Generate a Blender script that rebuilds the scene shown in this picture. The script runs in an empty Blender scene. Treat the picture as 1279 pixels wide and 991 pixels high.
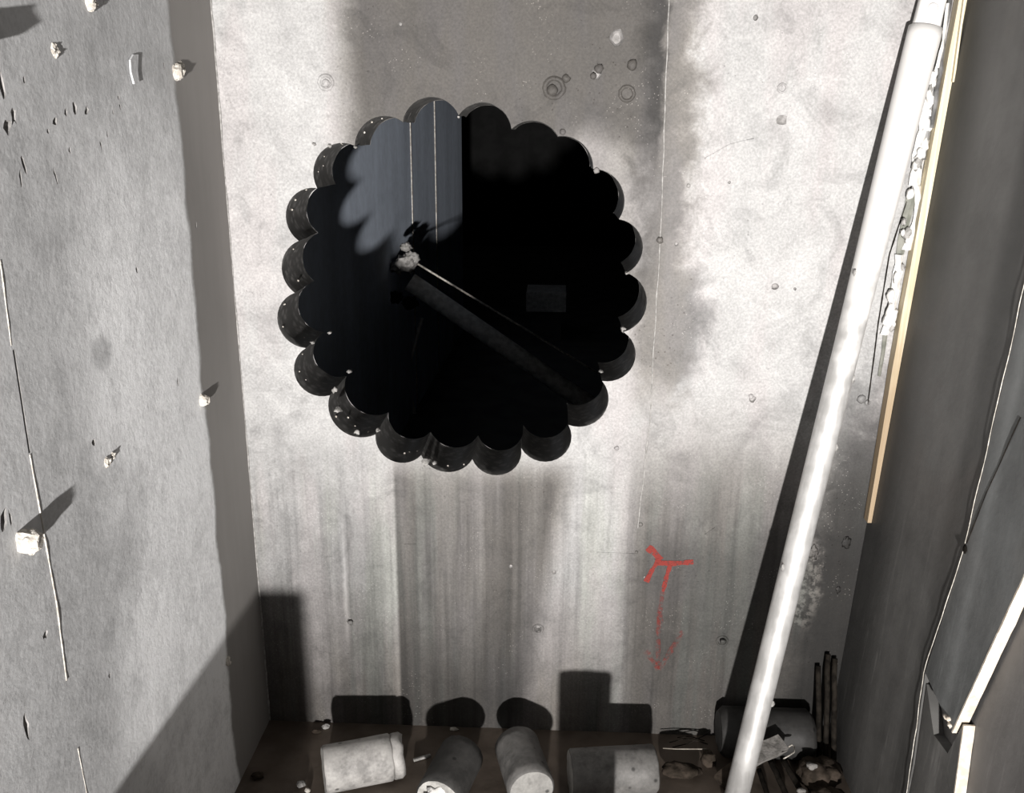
import bpy, bmesh, math, random
from mathutils import Vector, Matrix, noise

random.seed(7)
SC = bpy.context.scene
COL = SC.collection

# ------------------------------------------------------------------ camera
# metres; back wall is the plane y = 0, floor is z = 0, camera looks along +y
CAM = Vector((0.0, -1.8, 1.345))
FPX, CX, CY = 1128.0, 639.5, 495.5
yv = Vector((53, 335, -FPX)).normalized()
zv = Vector((25, 3794, FPX)); zv = (zv - yv * zv.dot(yv)).normalized()
xv = yv.cross(zv)
ROT = Matrix((xv, yv, zv))            # rows: world axes in camera space -> world from camera
cd = bpy.data.cameras.new('camera'); cam = bpy.data.objects.new('camera', cd); COL.objects.link(cam)
cd.sensor_width = 36.0; cd.lens = 36.0 * FPX / 1279.0; cd.clip_start = 0.01; cd.clip_end = 60
cam.matrix_world = Matrix.Translation(CAM) @ ROT.to_4x4()
SC.camera = cam

# ------------------------------------------------------------------ light
SC.view_settings.view_transform = 'Standard'; SC.view_settings.look = 'None'
SC.view_settings.gamma = 1.0; SC.view_settings.use_curve_mapping = False
SC.view_settings.exposure = 0.0
wd = bpy.data.worlds.new('world'); SC.world = wd; wd.use_nodes = True
wd.node_tree.nodes['Background'].inputs[0].default_value = (0.9, 0.95, 1.0, 1)
wd.node_tree.nodes['Background'].inputs[1].default_value = 0.006
LAMP = Vector((0.06, -4.5, 0.55))
ld = bpy.data.lights.new('work_lamp', 'SPOT'); lamp = bpy.data.objects.new('work_lamp', ld); COL.objects.link(lamp)
ld.energy = 2050; ld.color = (1.0, 0.965, 0.935); ld.shadow_soft_size = 0.055
ld.spot_size = math.radians(58); ld.spot_blend = 1.0
lamp.location = LAMP
lamp.rotation_euler = (Vector((0.06, 0, 1.5)) - LAMP).to_track_quat('-Z', 'Y').to_euler()

# ------------------------------------------------------------------ helpers
def ray(px, py):
    return ROT @ Vector((px - CX, CY - py, -FPX))
def on_back(px, py, y=0.0):
    d = ray(px, py); return CAM + d * ((y - CAM.y) / d.y)
def on_level(px, py, z=0.0):
    d = ray(px, py); return CAM + d * ((z - CAM.z) / d.z)
XL = -0.646
def on_left(px, py, x=XL):
    d = ray(px, py); return CAM + d * ((x - CAM.x) / d.x)
XR0, XRK = 0.655, 0.047
def xr(z): return XR0 + XRK * z
def on_right(px, py):
    d = ray(px, py); return CAM + d * ((XR0 + XRK * CAM.z - CAM.x) / (d.x - XRK * d.z))

class NT:
    """small node-graph writer"""
    def __init__(s, name):
        s.m = bpy.data.materials.new(name); s.m.use_nodes = True
        s.t = s.m.node_tree; s.t.nodes.clear()
        s.out = s.t.nodes.new('ShaderNodeOutputMaterial')
        s.bsdf = s.t.nodes.new('ShaderNodeBsdfPrincipled')
        s.t.links.new(s.bsdf.outputs[0], s.out.inputs[0])
        tc = s.t.nodes.new('ShaderNodeTexCoord'); s.obj = tc.outputs['Object']
        sp = s.t.nodes.new('ShaderNodeSeparateXYZ'); s.t.links.new(s.obj, sp.inputs[0])
        s.x, s.y, s.z = sp.outputs
    def put(s, sock, v):
        if hasattr(v, 'node'): s.t.links.new(v, sock)
        elif isinstance(v, tuple) and len(v) == 3 and sock.type == 'RGBA': sock.default_value = (*v, 1)
        else: sock.default_value = v
    def math(s, op, a, b=0.0, clamp=False):
        n = s.t.nodes.new('ShaderNodeMath'); n.operation = op; n.use_clamp = clamp
        s.put(n.inputs[0], a); s.put(n.inputs[1], b); return n.outputs[0]
    def add(s, a, b): return s.math('ADD', a, b)
    def sub(s, a, b): return s.math('SUBTRACT', a, b)
    def mul(s, a, b): return s.math('MULTIPLY', a, b)
    def maxi(s, a, b): return s.math('MAXIMUM', a, b)
    def scaled(s, sx, sy, sz, ox=0, oy=0, oz=0):
        n = s.t.nodes.new('ShaderNodeMapping'); s.put(n.inputs[0], s.obj)
        n.inputs['Scale'].default_value = (sx, sy, sz); n.inputs['Location'].default_value = (ox, oy, oz)
        return n.outputs[0]
    def rotated(s, sx, sy, sz, ang):
        a = s.t.nodes.new('ShaderNodeVectorRotate'); a.rotation_type = 'Y_AXIS'; s.put(a.inputs['Vector'], s.obj); a.inputs['Angle'].default_value = ang
        n = s.t.nodes.new('ShaderNodeMapping'); s.put(n.inputs[0], a.outputs[0]); n.inputs['Scale'].default_value = (sx, sy, sz); return n.outputs[0]
    def noise(s, scale, detail=4, rough=0.55, vec=None, dist=0.0):
        n = s.t.nodes.new('ShaderNodeTexNoise'); s.put(n.inputs['Vector'], vec or s.obj)
        n.inputs['Scale'].default_value = scale; n.inputs['Detail'].default_value = detail
        n.inputs['Roughness'].default_value = rough; n.inputs['Distortion'].default_value = dist
        return n.outputs[0]
    def voronoi(s, scale, vec=None, out='Distance', feature='F1'):
        n = s.t.nodes.new('ShaderNodeTexVoronoi'); n.feature = feature; s.put(n.inputs['Vector'], vec or s.obj)
        n.inputs['Scale'].default_value = scale; return n.outputs[out]
    def sm(s, v, lo, hi, a=0.0, b=1.0):
        n = s.t.nodes.new('ShaderNodeMapRange'); n.interpolation_type = 'SMOOTHSTEP'
        s.put(n.inputs[0], v)
        for i, q in enumerate((lo, hi, a, b)): n.inputs[i + 1].default_value = q
        return n.outputs[0]
    def band(s, v, v0, v1, soft):
        return s.mul(s.sm(v, v0 - soft, v0 + soft), s.sm(v, v1 - soft, v1 + soft, 1.0, 0.0))
    def blob(s, u, v, u0, v0, ru, rv, inner=0.4):
        a = s.mul(s.sub(u, u0), 1.0 / ru); b = s.mul(s.sub(v, v0), 1.0 / rv)
        return s.sm(s.add(s.mul(a, a), s.mul(b, b)), inner, 1.0, 1.0, 0.0)
    def mix(s, f, a, b):
        n = s.t.nodes.new('ShaderNodeMix'); n.data_type = 'RGBA'
        s.put(n.inputs[0], f); s.put(n.inputs[6], a); s.put(n.inputs[7], b); return n.outputs[2]
    def gain(s, c, f):
        """multiply colour c by scalar socket f"""
        n = s.t.nodes.new('ShaderNodeVectorMath'); n.operation = 'SCALE'
        s.put(n.inputs[0], c); s.put(n.inputs['Scale'], f); return n.outputs[0]
    def bump(s, h, strength, dist=0.01, prev=None):
        n = s.t.nodes.new('ShaderNodeBump'); n.inputs['Strength'].default_value = strength
        n.inputs['Distance'].default_value = dist; s.put(n.inputs['Height'], h)
        if prev is not None: s.put(n.inputs['Normal'], prev)
        s.put(s.bsdf.inputs['Normal'], n.outputs[0]); return n.outputs[0]
    def done(s, color=None, rough=None, metal=None, spec=None):
        b = s.bsdf.inputs
        if color is not None: s.put(b['Base Color'], color)
        if rough is not None: s.put(b['Roughness'], rough)
        if metal is not None: s.put(b['Metallic'], metal)
        if spec is not None: s.put(b['Specular IOR Level'], spec)
        return s.m

def speckled(name, c0, c1, scale=30, rough=0.8, bump=0.3, metal=0.0, spec=0.4, dist=0.004, lo=0.35, hi=0.65):
    n = NT(name)
    col = n.mix(n.sm(n.noise(scale, 5), lo, hi), c0, c1)
    n.bump(n.noise(scale * 3, 4), bump, dist)
    return n.done(col, rough, metal, spec)

# ------------------------------------------------------------------ materials
def back_wall_material():
    n = NT('wet_formed_concrete')
    x, z = n.x, n.z
    big = n.noise(5.0, 4, 0.6); mid = n.noise(17.0, 5, 0.62, dist=0.6); fine = n.noise(120.0, 3, 0.6)
    w = n.mul(n.sub(mid, 0.5), 0.10)
    xs = n.add(x, w); zs = n.add(z, n.mul(n.sub(big, 0.5), 0.18))
    vert = n.noise(1.0, 4, 0.65, n.scaled(46, 1, 1.6)); vert2 = n.noise(1.0, 3, 0.6, n.scaled(17, 1, 0.7, 3.1))
    # pale cement skin with cloudy tone
    tone = n.add(n.mul(n.sub(mid, 0.5), 0.30), n.add(n.mul(n.sub(big, 0.5), 0.25), n.mul(n.sub(fine, 0.5), 0.16)))
    brush = n.noise(1.0, 4, 0.7, n.rotated(75, 1, 16, 0.9)); brush2 = n.noise(1.0, 4, 0.7, n.rotated(70, 1, 12, -1.2))
    v = n.add(0.31, n.mul(tone, 0.62))
    v = n.add(v, n.mul(n.sub(n.sm(brush, 0.55, 0.8), n.sm(brush2, 0.55, 0.8, 0, 0.6)), 0.075))
    v = n.mul(v, n.sm(n.noise(8.5, 4, 0.7, dist=1.0), 0.28, 0.52, 0.72, 1.0))
    # brown-grey stain across the head of the wall, left of the casting seam
    xa = n.add(x, n.mul(n.sub(mid, 0.5), 0.05))
    head = n.mul(n.mul(n.sm(xa, -0.45, -0.36), n.sm(xa, 0.195, 0.215, 1, 0)), n.sm(zs, 1.20, 1.36))
    # stain beside the seam, right of the opening
    side = n.mul(n.band(n.add(x, n.mul(w, 1.4)), 0.165, 0.27, 0.035), n.band(zs, 0.82, 1.62, 0.10))
    side2 = n.blob(xs, zs, 0.25, 0.97, 0.09, 0.20, 0.1)
    # wash-down run under the opening, widest at the top
    rx = n.add(x, n.mul(n.sub(z, 0.35), -0.16))
    run = n.mul(n.mul(n.sm(x, -0.336, -0.326), n.sm(n.add(rx, n.mul(n.sub(vert2, 0.5), 0.05)), -0.03, 0.03, 1, 0)), n.sm(z, 0.70, 0.60))
    run = n.mul(run, n.sm(vert2, 0.32, 0.68, 0.62, 1.0))
    beside = n.mul(n.mul(n.band(xa, 0.03, 0.205, 0.03), n.sm(zs, 0.88, 1.12)), 0.55)
    head = n.maxi(head, beside)
    # dull grey-green damp zone low on the right of the seam and low everywhere
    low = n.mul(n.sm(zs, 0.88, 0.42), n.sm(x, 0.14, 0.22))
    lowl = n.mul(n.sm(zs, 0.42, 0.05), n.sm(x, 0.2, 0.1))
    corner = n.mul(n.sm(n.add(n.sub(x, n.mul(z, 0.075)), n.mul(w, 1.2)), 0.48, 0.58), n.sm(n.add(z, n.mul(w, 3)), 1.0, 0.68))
    streak = n.mul(n.sm(z, 0.75, 0.5), n.sm(vert, 0.40, 0.75))
    lightrun = n.mul(n.band(n.add(x, n.mul(n.sub(mid, .5), .012)), -0.452, -0.444, 0.006), n.band(z, 0.25, 0.52, 0.1))
    def dark(v, mask, k): return n.mul(v, n.sub(1.0, n.mul(mask, k)))
    v = dark(v, head, 0.80); v = dark(v, n.maxi(side, side2), 0.64); v = dark(v, run, 0.72)
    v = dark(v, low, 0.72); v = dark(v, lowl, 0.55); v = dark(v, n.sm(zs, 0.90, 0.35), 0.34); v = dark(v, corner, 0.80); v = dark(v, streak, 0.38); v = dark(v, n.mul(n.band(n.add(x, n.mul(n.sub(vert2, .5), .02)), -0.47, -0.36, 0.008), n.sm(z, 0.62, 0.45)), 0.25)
    patch = n.mul(n.blob(n.add(x, n.mul(w, .6)), n.add(z, n.mul(n.sub(mid, .5), .16)), 0.572, 0.40, 0.035, 0.14, 0.1), n.sm(n.noise(55, 4, .7), 0.42, 0.6))
    v = n.add(v, n.mul(patch, 0.075))
    v = n.add(v, n.mul(n.mul(n.band(rx, 0.0, 0.14, 0.03), n.sm(z, 0.75, 0.55)), 0.035))
    # pale lime edge beside the run
    edge = n.mul(n.band(x, -0.341, -0.332, 0.004), n.sm(z, 0.55, 0.4))
    grit = n.mul(n.sm(n.noise(210, 2, 0.6), 0.3, 0.7, -1.0, 1.0), 0.13)
    hatch = n.add(n.mul(n.sub(n.noise(1.0, 3, 0.7, n.rotated(190, 1, 30, 0.6)), 0.5), 0.45), n.mul(n.sub(n.noise(1.0, 3, 0.7, n.rotated(170, 1, 26, -0.7)), 0.5), 0.40))
    hatch = n.add(hatch, n.mul(n.mul(n.sub(n.noise(1.0, 4, 0.75, n.scaled(130, 1, 5)), 0.5), n.sm(z, 0.8, 0.55)), 0.55))
    v = n.mul(v, n.add(1.0, n.add(grit, n.mul(hatch, 0.55))))
    glint_paint = n.mul(n.sm(n.voronoi(150), 0.05, 0.20, 1, 0), n.sm(n.noise(9, 2), 0.50, 0.66))  # small bright dots paint glints into the albedo
    v = n.add(v, n.mul(glint_paint, 0.16)); v = n.add(v, n.mul(edge, 0.03)); v = n.add(v, n.mul(lightrun, 0.12))
    warm = n.math('MAXIMUM', n.math('MAXIMUM', head, run), n.math('MAXIMUM', n.maxi(low, lowl), side), True)
    tint = n.mix(warm, (1.0, 0.995, 0.985), (1.0, 0.925, 0.845))
    green = n.mul(n.sm(n.noise(1.0, 3, .6, n.scaled(14, 1, 1.2, 7)), 0.48, 0.62), n.sm(z, 0.75, 0.5))
    tint = n.mix(n.mul(green, 0.8), tint, (0.95, 0.975, 0.90))
    pink = n.mul(n.sm(n.noise(1.0, 3, .6, n.scaled(9, 1, 2.2, 2)), 0.45, 0.62), 0.6)
    tint = n.mix(pink, tint, (1.0, 0.94, 0.935))
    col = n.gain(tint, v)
    rough = n.add(n.add(0.55, n.mul(n.sub(mid, 0.5), 0.25)), n.mul(n.maxi(n.maxi(head, low), run), 0.12))
    # trowel marks and grit
    scr = n.noise(1.0, 3, 0.6, n.scaled(60, 1, 22, 0.4)); 
    b = n.bump(n.add(n.mul(scr, 0.5), n.mul(n.noise(70, 4, 0.65), 0.6)), 0.13, 0.005)
    sp = n.sm(n.voronoi(85), 0.02, 0.16, 1, 0)
    b = n.bump(n.mul(sp, n.sm(n.noise(6.0, 2), 0.5, 0.65)), 0.45, 0.004, b)
    return n.done(col, rough, None, 0.32)

def bore_material():
    n = NT('cored_concrete_face')
    agg = n.voronoi(55); grain = n.noise(60, 4)
    col = n.mix(n.sm(agg, 0.15, 0.55), (0.20, 0.195, 0.19), (0.11, 0.108, 0.105))
    col = n.mix(n.sm(grain, 0.60, 0.75), col, (0.30, 0.29, 0.28))
    n.bump(n.noise(1.0, 3, 0.6, n.scaled(20, 260, 20)), 0.25, 0.003)
    return n.done(col, 0.40, 0.0, 0.5)

def left_wall_material():
    n = NT('rough_grey_concrete')
    y, z = n.y, n.z
    big = n.noise(3.4, 4, 0.6); mid = n.noise(16, 5, 0.65); fine = n.noise(150, 4, 0.65); vert = n.noise(1.0, 3, 0.6, n.scaled(1, 26, 2.2))
    v = n.add(0.88, n.add(n.mul(n.sub(big, 0.5), 0.60), n.add(n.mul(n.sub(mid, 0.5), 0.55), n.mul(n.sub(fine, 0.5), 0.45))))
    v = n.mul(v, n.add(1.0, n.mul(n.sub(n.noise(48, 3, .7), .5), 0.5)))
    v = n.math('MINIMUM', v, 0.93)
    v = n.add(v, n.mul(n.sub(vert, 0.5), 0.18))
    # coarser, greyer concrete toward the front and top
    v = n.mul(v, n.sub(1.0, n.mul(n.maxi(n.sm(n.add(y, n.mul(n.sub(big, .5), .5)), -0.45, -0.70), n.sm(n.add(z, n.mul(n.sub(big, .5), .6)), 1.10, 1.40)), 0.42)))
    blotch = n.blob(n.add(y, n.mul(n.sub(mid, .5), .05)), z, -0.56, 1.03, 0.035, 0.035, 0.1)
    v = n.mul(v, n.sub(1.0, n.mul(blotch, 0.35)))
    # smooth brownish infill strip next to the corner, with a wavy edge
    wav = n.add(y, n.add(n.mul(n.sub(n.noise(4.2, 2, 0.4, n.scaled(1, 0.02, 1)), 0.5), 0.07), n.mul(n.sub(n.noise(16, 3, .6), .5), .028)))
    strip = n.sm(wav, -0.218, -0.200)
    base = n.gain((0.98, 0.99, 1.0), v)
    sv = n.add(0.245, n.add(n.mul(n.sub(big, .5), .08), n.mul(n.sub(vert, .5), .05)))
    col = n.mix(strip, base, n.gain((1.0, 0.955, 0.91), sv))
    keep = n.sub(1.0, n.mul(strip, 0.85))
    h = n.mul(n.add(n.noise(95, 5, 0.7), n.mul(n.noise(28, 3), 0.8)), keep)
    n.bump(h, 0.22, 0.004)
    return n.done(col, 0.82, None, 0.3)

def right_wall_material(name, base, warm):
    n = NT(name)
    y, z = n.y, n.z
    big = n.noise(4, 4); mid = n.noise(22, 5); vert = n.noise(1.0, 3, 0.55, n.scaled(1, 12, 0.8))
    v = n.add(base, n.mul(n.add(n.mul(n.sub(big, .5), .9), n.add(n.mul(n.sub(mid, .5), .6), n.mul(n.sub(vert, .5), 0.7))), base))
    dusty = n.mul(n.sm(n.noise(1.0, 3, .7, n.scaled(1, 55, 5)), 0.55, 0.8), n.sm(z, 0.9, 0.3))
    v = n.add(v, n.mul(dusty, base * 0.7))
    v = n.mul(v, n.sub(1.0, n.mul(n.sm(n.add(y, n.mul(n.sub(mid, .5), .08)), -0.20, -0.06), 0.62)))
    v = n.mul(v, n.sub(1.0, n.mul(n.band(n.add(y, n.mul(n.sub(big, .5), .03)), -0.41, -0.33, 0.025), 0.40)))
    v = n.mul(v, n.add(1.0, n.mul(n.band(n.add(y, n.mul(n.sub(big, .5), .03)), -0.475, -0.45, 0.02), 0.45)))
    sc = n.sm(n.noise(1.0, 3, .7, n.scaled(1, 90, 9)), 0.60, 0.78)
    v = n.add(v, n.mul(n.mul(sc, n.sm(z, 0.65, 0.25)), 0.06))
    v = n.math('MAXIMUM', v, 0.010)
    col = n.gain(warm, v)
    br = n.mul(n.sm(n.noise(2.6, 3), 0.52, 0.66), n.sm(z, 0.5, 1.1))
    col = n.mix(n.mul(br, 0.5), col, (0.12, 0.095, 0.08))
    n.bump(n.noise(60, 4), 0.15, 0.004)
    return n.done(col, 0.55, None, 0.35)

def wood_material():
    n = NT('pale_sawn_timber')
    g = n.noise(1.0, 4, 0.6, n.scaled(160, 160, 5))
    col = n.mix(n.sm(g, 0.35, 0.7), (0.50, 0.43, 0.29), (0.62, 0.56, 0.43))
    dirt = n.mul(n.sm(n.add(n.z, n.mul(n.noise(14, 3), 0.25)), 1.36, 0.85), 0.85)
    col = n.mix(dirt, col, (0.22, 0.15, 0.085))
    n.bump(g, 0.3, 0.002); return n.done(col, 0.7)

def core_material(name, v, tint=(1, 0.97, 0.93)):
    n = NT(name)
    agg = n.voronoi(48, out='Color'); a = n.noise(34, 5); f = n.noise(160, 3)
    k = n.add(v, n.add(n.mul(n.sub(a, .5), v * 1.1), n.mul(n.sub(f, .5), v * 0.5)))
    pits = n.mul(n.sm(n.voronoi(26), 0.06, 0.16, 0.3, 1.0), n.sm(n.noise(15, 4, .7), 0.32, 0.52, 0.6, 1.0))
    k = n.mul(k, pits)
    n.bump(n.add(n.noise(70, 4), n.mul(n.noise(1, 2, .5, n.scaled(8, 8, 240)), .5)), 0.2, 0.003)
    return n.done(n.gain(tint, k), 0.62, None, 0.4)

M = {}
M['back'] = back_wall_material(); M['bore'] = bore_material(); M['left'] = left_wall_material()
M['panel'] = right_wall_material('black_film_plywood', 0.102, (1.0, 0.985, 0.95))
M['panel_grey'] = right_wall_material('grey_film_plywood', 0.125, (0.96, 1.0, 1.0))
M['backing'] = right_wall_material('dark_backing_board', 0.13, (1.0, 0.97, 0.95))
M['edge'] = speckled('bright_plywood_edge', (0.50, 0.43, 0.35), (0.62, 0.57, 0.50), 70, 0.7, 0.2)
M['wood'] = wood_material()
M['floor'] = speckled('brown_slurry_mud', (0.075, 0.058, 0.045), (0.125, 0.10, 0.08), 9, 0.6, 0.25, dist=0.004)
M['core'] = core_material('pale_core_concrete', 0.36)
M['core_dark'] = core_material('shaded_core_concrete', 0.05)  # shade over the second core is put into this dark tone
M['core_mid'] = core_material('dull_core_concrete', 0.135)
M['core_black'] = core_material('darkest_core_concrete', 0.026)  # darkest tone of the core concretes
M['core_face_grey'] = core_material('grey_cut_core_face', 0.27, (1, 0.98, 0.93))
M['core_end'] = core_material('cut_core_face', 0.42, (1, 0.98, 0.93))
M['steel'] = None
n = NT('galvanised_steel')
g1 = n.noise(24, 4); g2 = n.noise(1.0, 3, .6, n.scaled(90, 90, 5))
col = n.mix(n.sm(n.add(n.mul(g1, .6), n.mul(g2, .4)), 0.40, 0.60), (0.44, 0.435, 0.425), (0.56, 0.555, 0.545))
n.bump(n.noise(40, 3), 0.05, 0.002)
pale_top = n.mul(n.sm(n.add(n.z, n.mul(n.sub(g1, .5), 0.7)), 0.80, 1.20), 0.9)      # paler, rougher and less metallic towards the top
col = n.mix(pale_top, col, (0.60, 0.59, 0.575))
M['steel'] = n.done(col, n.add(n.sm(g1, 0.3, 0.7, 0.36, 0.44), n.mul(pale_top, 0.25)), n.sub(0.42, n.mul(pale_top, 0.42)), 0.5)
M['foam'] = speckled('white_filler', (0.55, 0.54, 0.52), (0.78, 0.77, 0.75), 40, 0.8, 0.4)
M['sheet'] = speckled('dull_grey_metal', (0.12, 0.12, 0.12), (0.30, 0.30, 0.30), 30, 0.5, 0.3, 0.4)
M['mortar'] = speckled('pale_mortar', (0.36, 0.33, 0.29), (0.62, 0.59, 0.54), 90, 0.85, 0.5)
M['wallbit'] = speckled('grey_mortar', (0.20, 0.195, 0.185), (0.34, 0.33, 0.32), 90, 0.7, 0.5)
M['dirty'] = speckled('dirty_concrete_rubble', (0.02, 0.016, 0.012), (0.055, 0.043, 0.034), 40, 0.85, 0.5, 0.0, 0.1)
M['rub'] = speckled('dull_mortar_rub', (0.10, 0.095, 0.088), (0.19, 0.18, 0.17), 60, 0.8, 0.4)
M['iron'] = speckled('dark_rusty_steel', (0.006, 0.005, 0.004), (0.018, 0.015, 0.012), 60, 0.85, 0.3, 0.0, 0.08)
M['sealant'] = speckled('grey_green_sealant', (0.13, 0.135, 0.115), (0.22, 0.22, 0.195), 40, 0.7, 0.3)
M['wire'] = speckled('dull_pale_wire', (0.17, 0.15, 0.125), (0.27, 0.245, 0.21), 60, 0.5, 0.1)
M['pit'] = speckled('pitted_concrete', (0.16, 0.155, 0.15), (0.28, 0.27, 0.265), 80, 0.9, 0.3)
M['far'] = None
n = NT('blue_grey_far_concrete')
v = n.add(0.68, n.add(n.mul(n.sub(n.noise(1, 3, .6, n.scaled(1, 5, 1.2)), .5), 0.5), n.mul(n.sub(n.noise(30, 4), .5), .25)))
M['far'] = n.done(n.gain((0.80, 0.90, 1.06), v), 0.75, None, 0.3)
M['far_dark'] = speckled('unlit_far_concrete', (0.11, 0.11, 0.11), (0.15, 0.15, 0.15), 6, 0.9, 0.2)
M['black'] = speckled('near_black_far_concrete', (0.012, 0.012, 0.012), (0.02, 0.02, 0.02), 6, 0.95, 0.2)  # far end's darkness is put into a near-black base colour
M['ceil'] = speckled('dark_ceiling_concrete', (0.08, 0.08, 0.08), (0.12, 0.12, 0.12), 6, 0.9, 0.2)
# worn red spray paint: gaps where the paint has rubbed off
def red_material(name, lo, hi, strength):
    n = NT(name)
    n.done(n.mix(n.noise(60, 3), (0.22, 0.024, 0.018), (0.17, 0.036, 0.030)), 0.7, None, 0.15)
    tr = n.t.nodes.new('ShaderNodeBsdfTransparent'); mx = n.t.nodes.new('ShaderNodeMixShader')
    n.put(mx.inputs[0], n.mul(n.sm(n.noise(110, 4, .65), lo, hi), strength))
    n.t.links.new(tr.outputs[0], mx.inputs[1]); n.t.links.new(n.bsdf.outputs[0], mx.inputs[2])
    n.t.links.new(mx.outputs[0], n.out.inputs[0]); return n.m
M['red'] = red_material('red_spray_paint', 0.28, 0.50, 0.85)
M['red_faint'] = red_material('worn_red_spray_paint', 0.38, 0.66, 0.42)

# ------------------------------------------------------------------ object helpers
def tag(o, label=None, cat=None, group=None, kind=None):
    for k, v in (('label', label), ('category', cat), ('group', group), ('kind', kind)):
        if v: o[k] = v
    return o
def link(name, bm, mats, parent=None, smooth=True):
    me = bpy.data.meshes.new(name)
    bmesh.ops.recalc_face_normals(bm, faces=bm.faces)
    if smooth:
        for f in bm.faces: f.smooth = len(f.verts) <= 4
    bm.to_mesh(me); bm.free()
    for m in (mats if isinstance(mats, (list, tuple)) else [mats]): me.materials.append(m)
    o = bpy.data.objects.new(name, me); COL.objects.link(o)
    if parent: o.parent = parent
    return o
def empty(name, loc=(0, 0, 0)):
    o = bpy.data.objects.new(name, None); o.empty_display_size = 0.05; o.location = loc; COL.objects.link(o); return o
def settle(root):
    """children were modelled in world space: keep them there under a moved parent"""
    bpy.context.view_layer.update()
    inv = root.matrix_world.inverted()
    for c in root.children: c.matrix_parent_inverse = inv

def add_box(bm, lo, hi, M4=None):
    vs = [bm.verts.new((x, y, z)) for x in (lo[0], hi[0]) for y in (lo[1], hi[1]) for z in (lo[2], hi[2])]
    for q in ((0,1,3,2),(4,6,7,5),(0,4,5,1),(2,3,7,6),(0,2,6,4),(1,5,7,3)): bm.faces.new([vs[i] for i in q])
    if M4 is not None: bmesh.ops.transform(bm, matrix=M4, verts=vs)
    return vs
def box(lo, hi, bevel=0.0):
    bm = bmesh.new(); add_box(bm, lo, hi)
    if bevel: bmesh.ops.bevel(bm, geom=bm.edges[:], offset=bevel, segments=2, affect='EDGES', profile=0.6)
    return bm
def tube(pts, rads, seg=12, cap=True, bm=None):
    bm = bm or bmesh.new(); pts = [Vector(p) for p in pts]
    if not hasattr(rads, '__len__'): rads = [rads] * len(pts)
    rings = []; up = None
    for i, p in enumerate(pts):
        d = (pts[min(i + 1, len(pts) - 1)] - pts[max(i - 1, 0)]).normalized()
        if up is None: up = d.orthogonal().normalized()
        up = (up - d * up.dot(d)).normalized(); sd = d.cross(up)
        rings.append([bm.verts.new(p + (up * math.cos(2*math.pi*k/seg) + sd * math.sin(2*math.pi*k/seg)) * rads[i]) for k in range(seg)])
    for a, b in zip(rings, rings[1:]):
        for k in range(seg): bm.faces.new((a[k], a[(k+1) % seg], b[(k+1) % seg], b[k]))
    if cap: bm.faces.new(rings[0][::-1]); bm.faces.new(rings[-1])
    return bm
def lump(c, r, seed=0, rough=0.35, sub=2, freq=1.6, M3=None, bm=None):
    bm = bm or bmesh.new()
    vs = bmesh.ops.create_icosphere(bm, subdivisions=sub, radius=1.0)['verts']
    off = Vector((seed * 3.7, seed * 1.3, seed * 7.1))
    for v in vs:
        d = v.co.normalized()
        k = 1 + rough * (noise.noise(d * freq + off) + 0.6 * noise.noise(d * freq * 2.3 + off))
        q = Vector((d.x * r[0], d.y * r[1], d.z * r[2])) * k
        v.co = (M3 @ q if M3 else q) + Vector(c)
    return bm
def arc3(a, b, c, n):
    """points from a through b to c on their common circle, 2-D, excluding c"""
    ax, ay = a; bx, by = b; cx_, cy_ = c
    d = 2 * (ax*(by-cy_) + bx*(cy_-ay) + cx_*(ay-by))
    ux = ((ax*ax+ay*ay)*(by-cy_) + (bx*bx+by*by)*(cy_-ay) + (cx_*cx_+cy_*cy_)*(ay-by)) / d
    uy = ((ax*ax+ay*ay)*(cx_-bx) + (bx*bx+by*by)*(ax-cx_) + (cx_*cx_+cy_*cy_)*(bx-ax)) / d
    r = math.hypot(ax-ux, ay-uy); t0 = math.atan2(ay-uy, ax-ux); t1 = math.atan2(by-uy, bx-ux); t2 = math.atan2(cy_-uy, cx_-ux)
    sgn = 1 if ((bx-ax)*(cy_-ay) - (by-ay)*(cx_-ax)) > 0 else -1
    sweep = (t2 - t0) * sgn % (2*math.pi) * sgn
    return [(ux + r*math.cos(t0 + sweep*i/n), uy + r*math.sin(t0 + sweep*i/n)) for i in range(n)]

def holed_face(bm, outer, holes, to3):
    """front face with loops cut out; holes: (points, depth rings, floor?, material index, jitter, cusps)"""
    def loop(pts):
        vs = [bm.verts.new(to3(u, v, 0)) for u, v in pts]
        return vs, [bm.edges.new((vs[i], vs[(i+1) % len(vs)])) for i in range(len(vs))]
    edges = loop(outer)[1]; hl = []
    for h in holes:
        vs, es = loop(h[0]); edges += es; hl.append((h, vs))
    bmesh.ops.triangle_fill(bm, use_beauty=True, use_dissolve=False, edges=edges)
    for f in bm.faces: f.material_index = 0
    for (pts, rings, closed, mi, jit, cusps), vs in hl:
        prev = vs; nn = len(pts)
        cu = sum(p[0] for p in pts) / nn; cv = sum(p[1] for p in pts) / nn
        for ri, (dep, shrink) in enumerate(rings):
            cur = []
            for i, (u, v) in enumerate(pts):
                k = shrink + jit * noise.noise(Vector((u * 40, v * 40, dep * 60)))
                cur.append(bm.verts.new(to3(cu + (u - cu) * k, cv + (v - cv) * k, dep)))
            for i in range(nn):
                f = bm.faces.new((prev[i], prev[(i+1) % nn], cur[(i+1) % nn], cur[i])); f.material_index = mi; f.smooth = True
                if i in cusps:
                    for e in f.edges:
                        if prev[i] in e.verts and cur[i] in e.verts: e.smooth = False
            if ri == 0:
                for i in range(nn):
                    e = bm.edges.get((prev[i], prev[(i+1) % nn]))
                    if e: e.smooth = False
            prev = cur
        if closed:
            f = bm.faces.new(prev); f.material_index = mi
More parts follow.
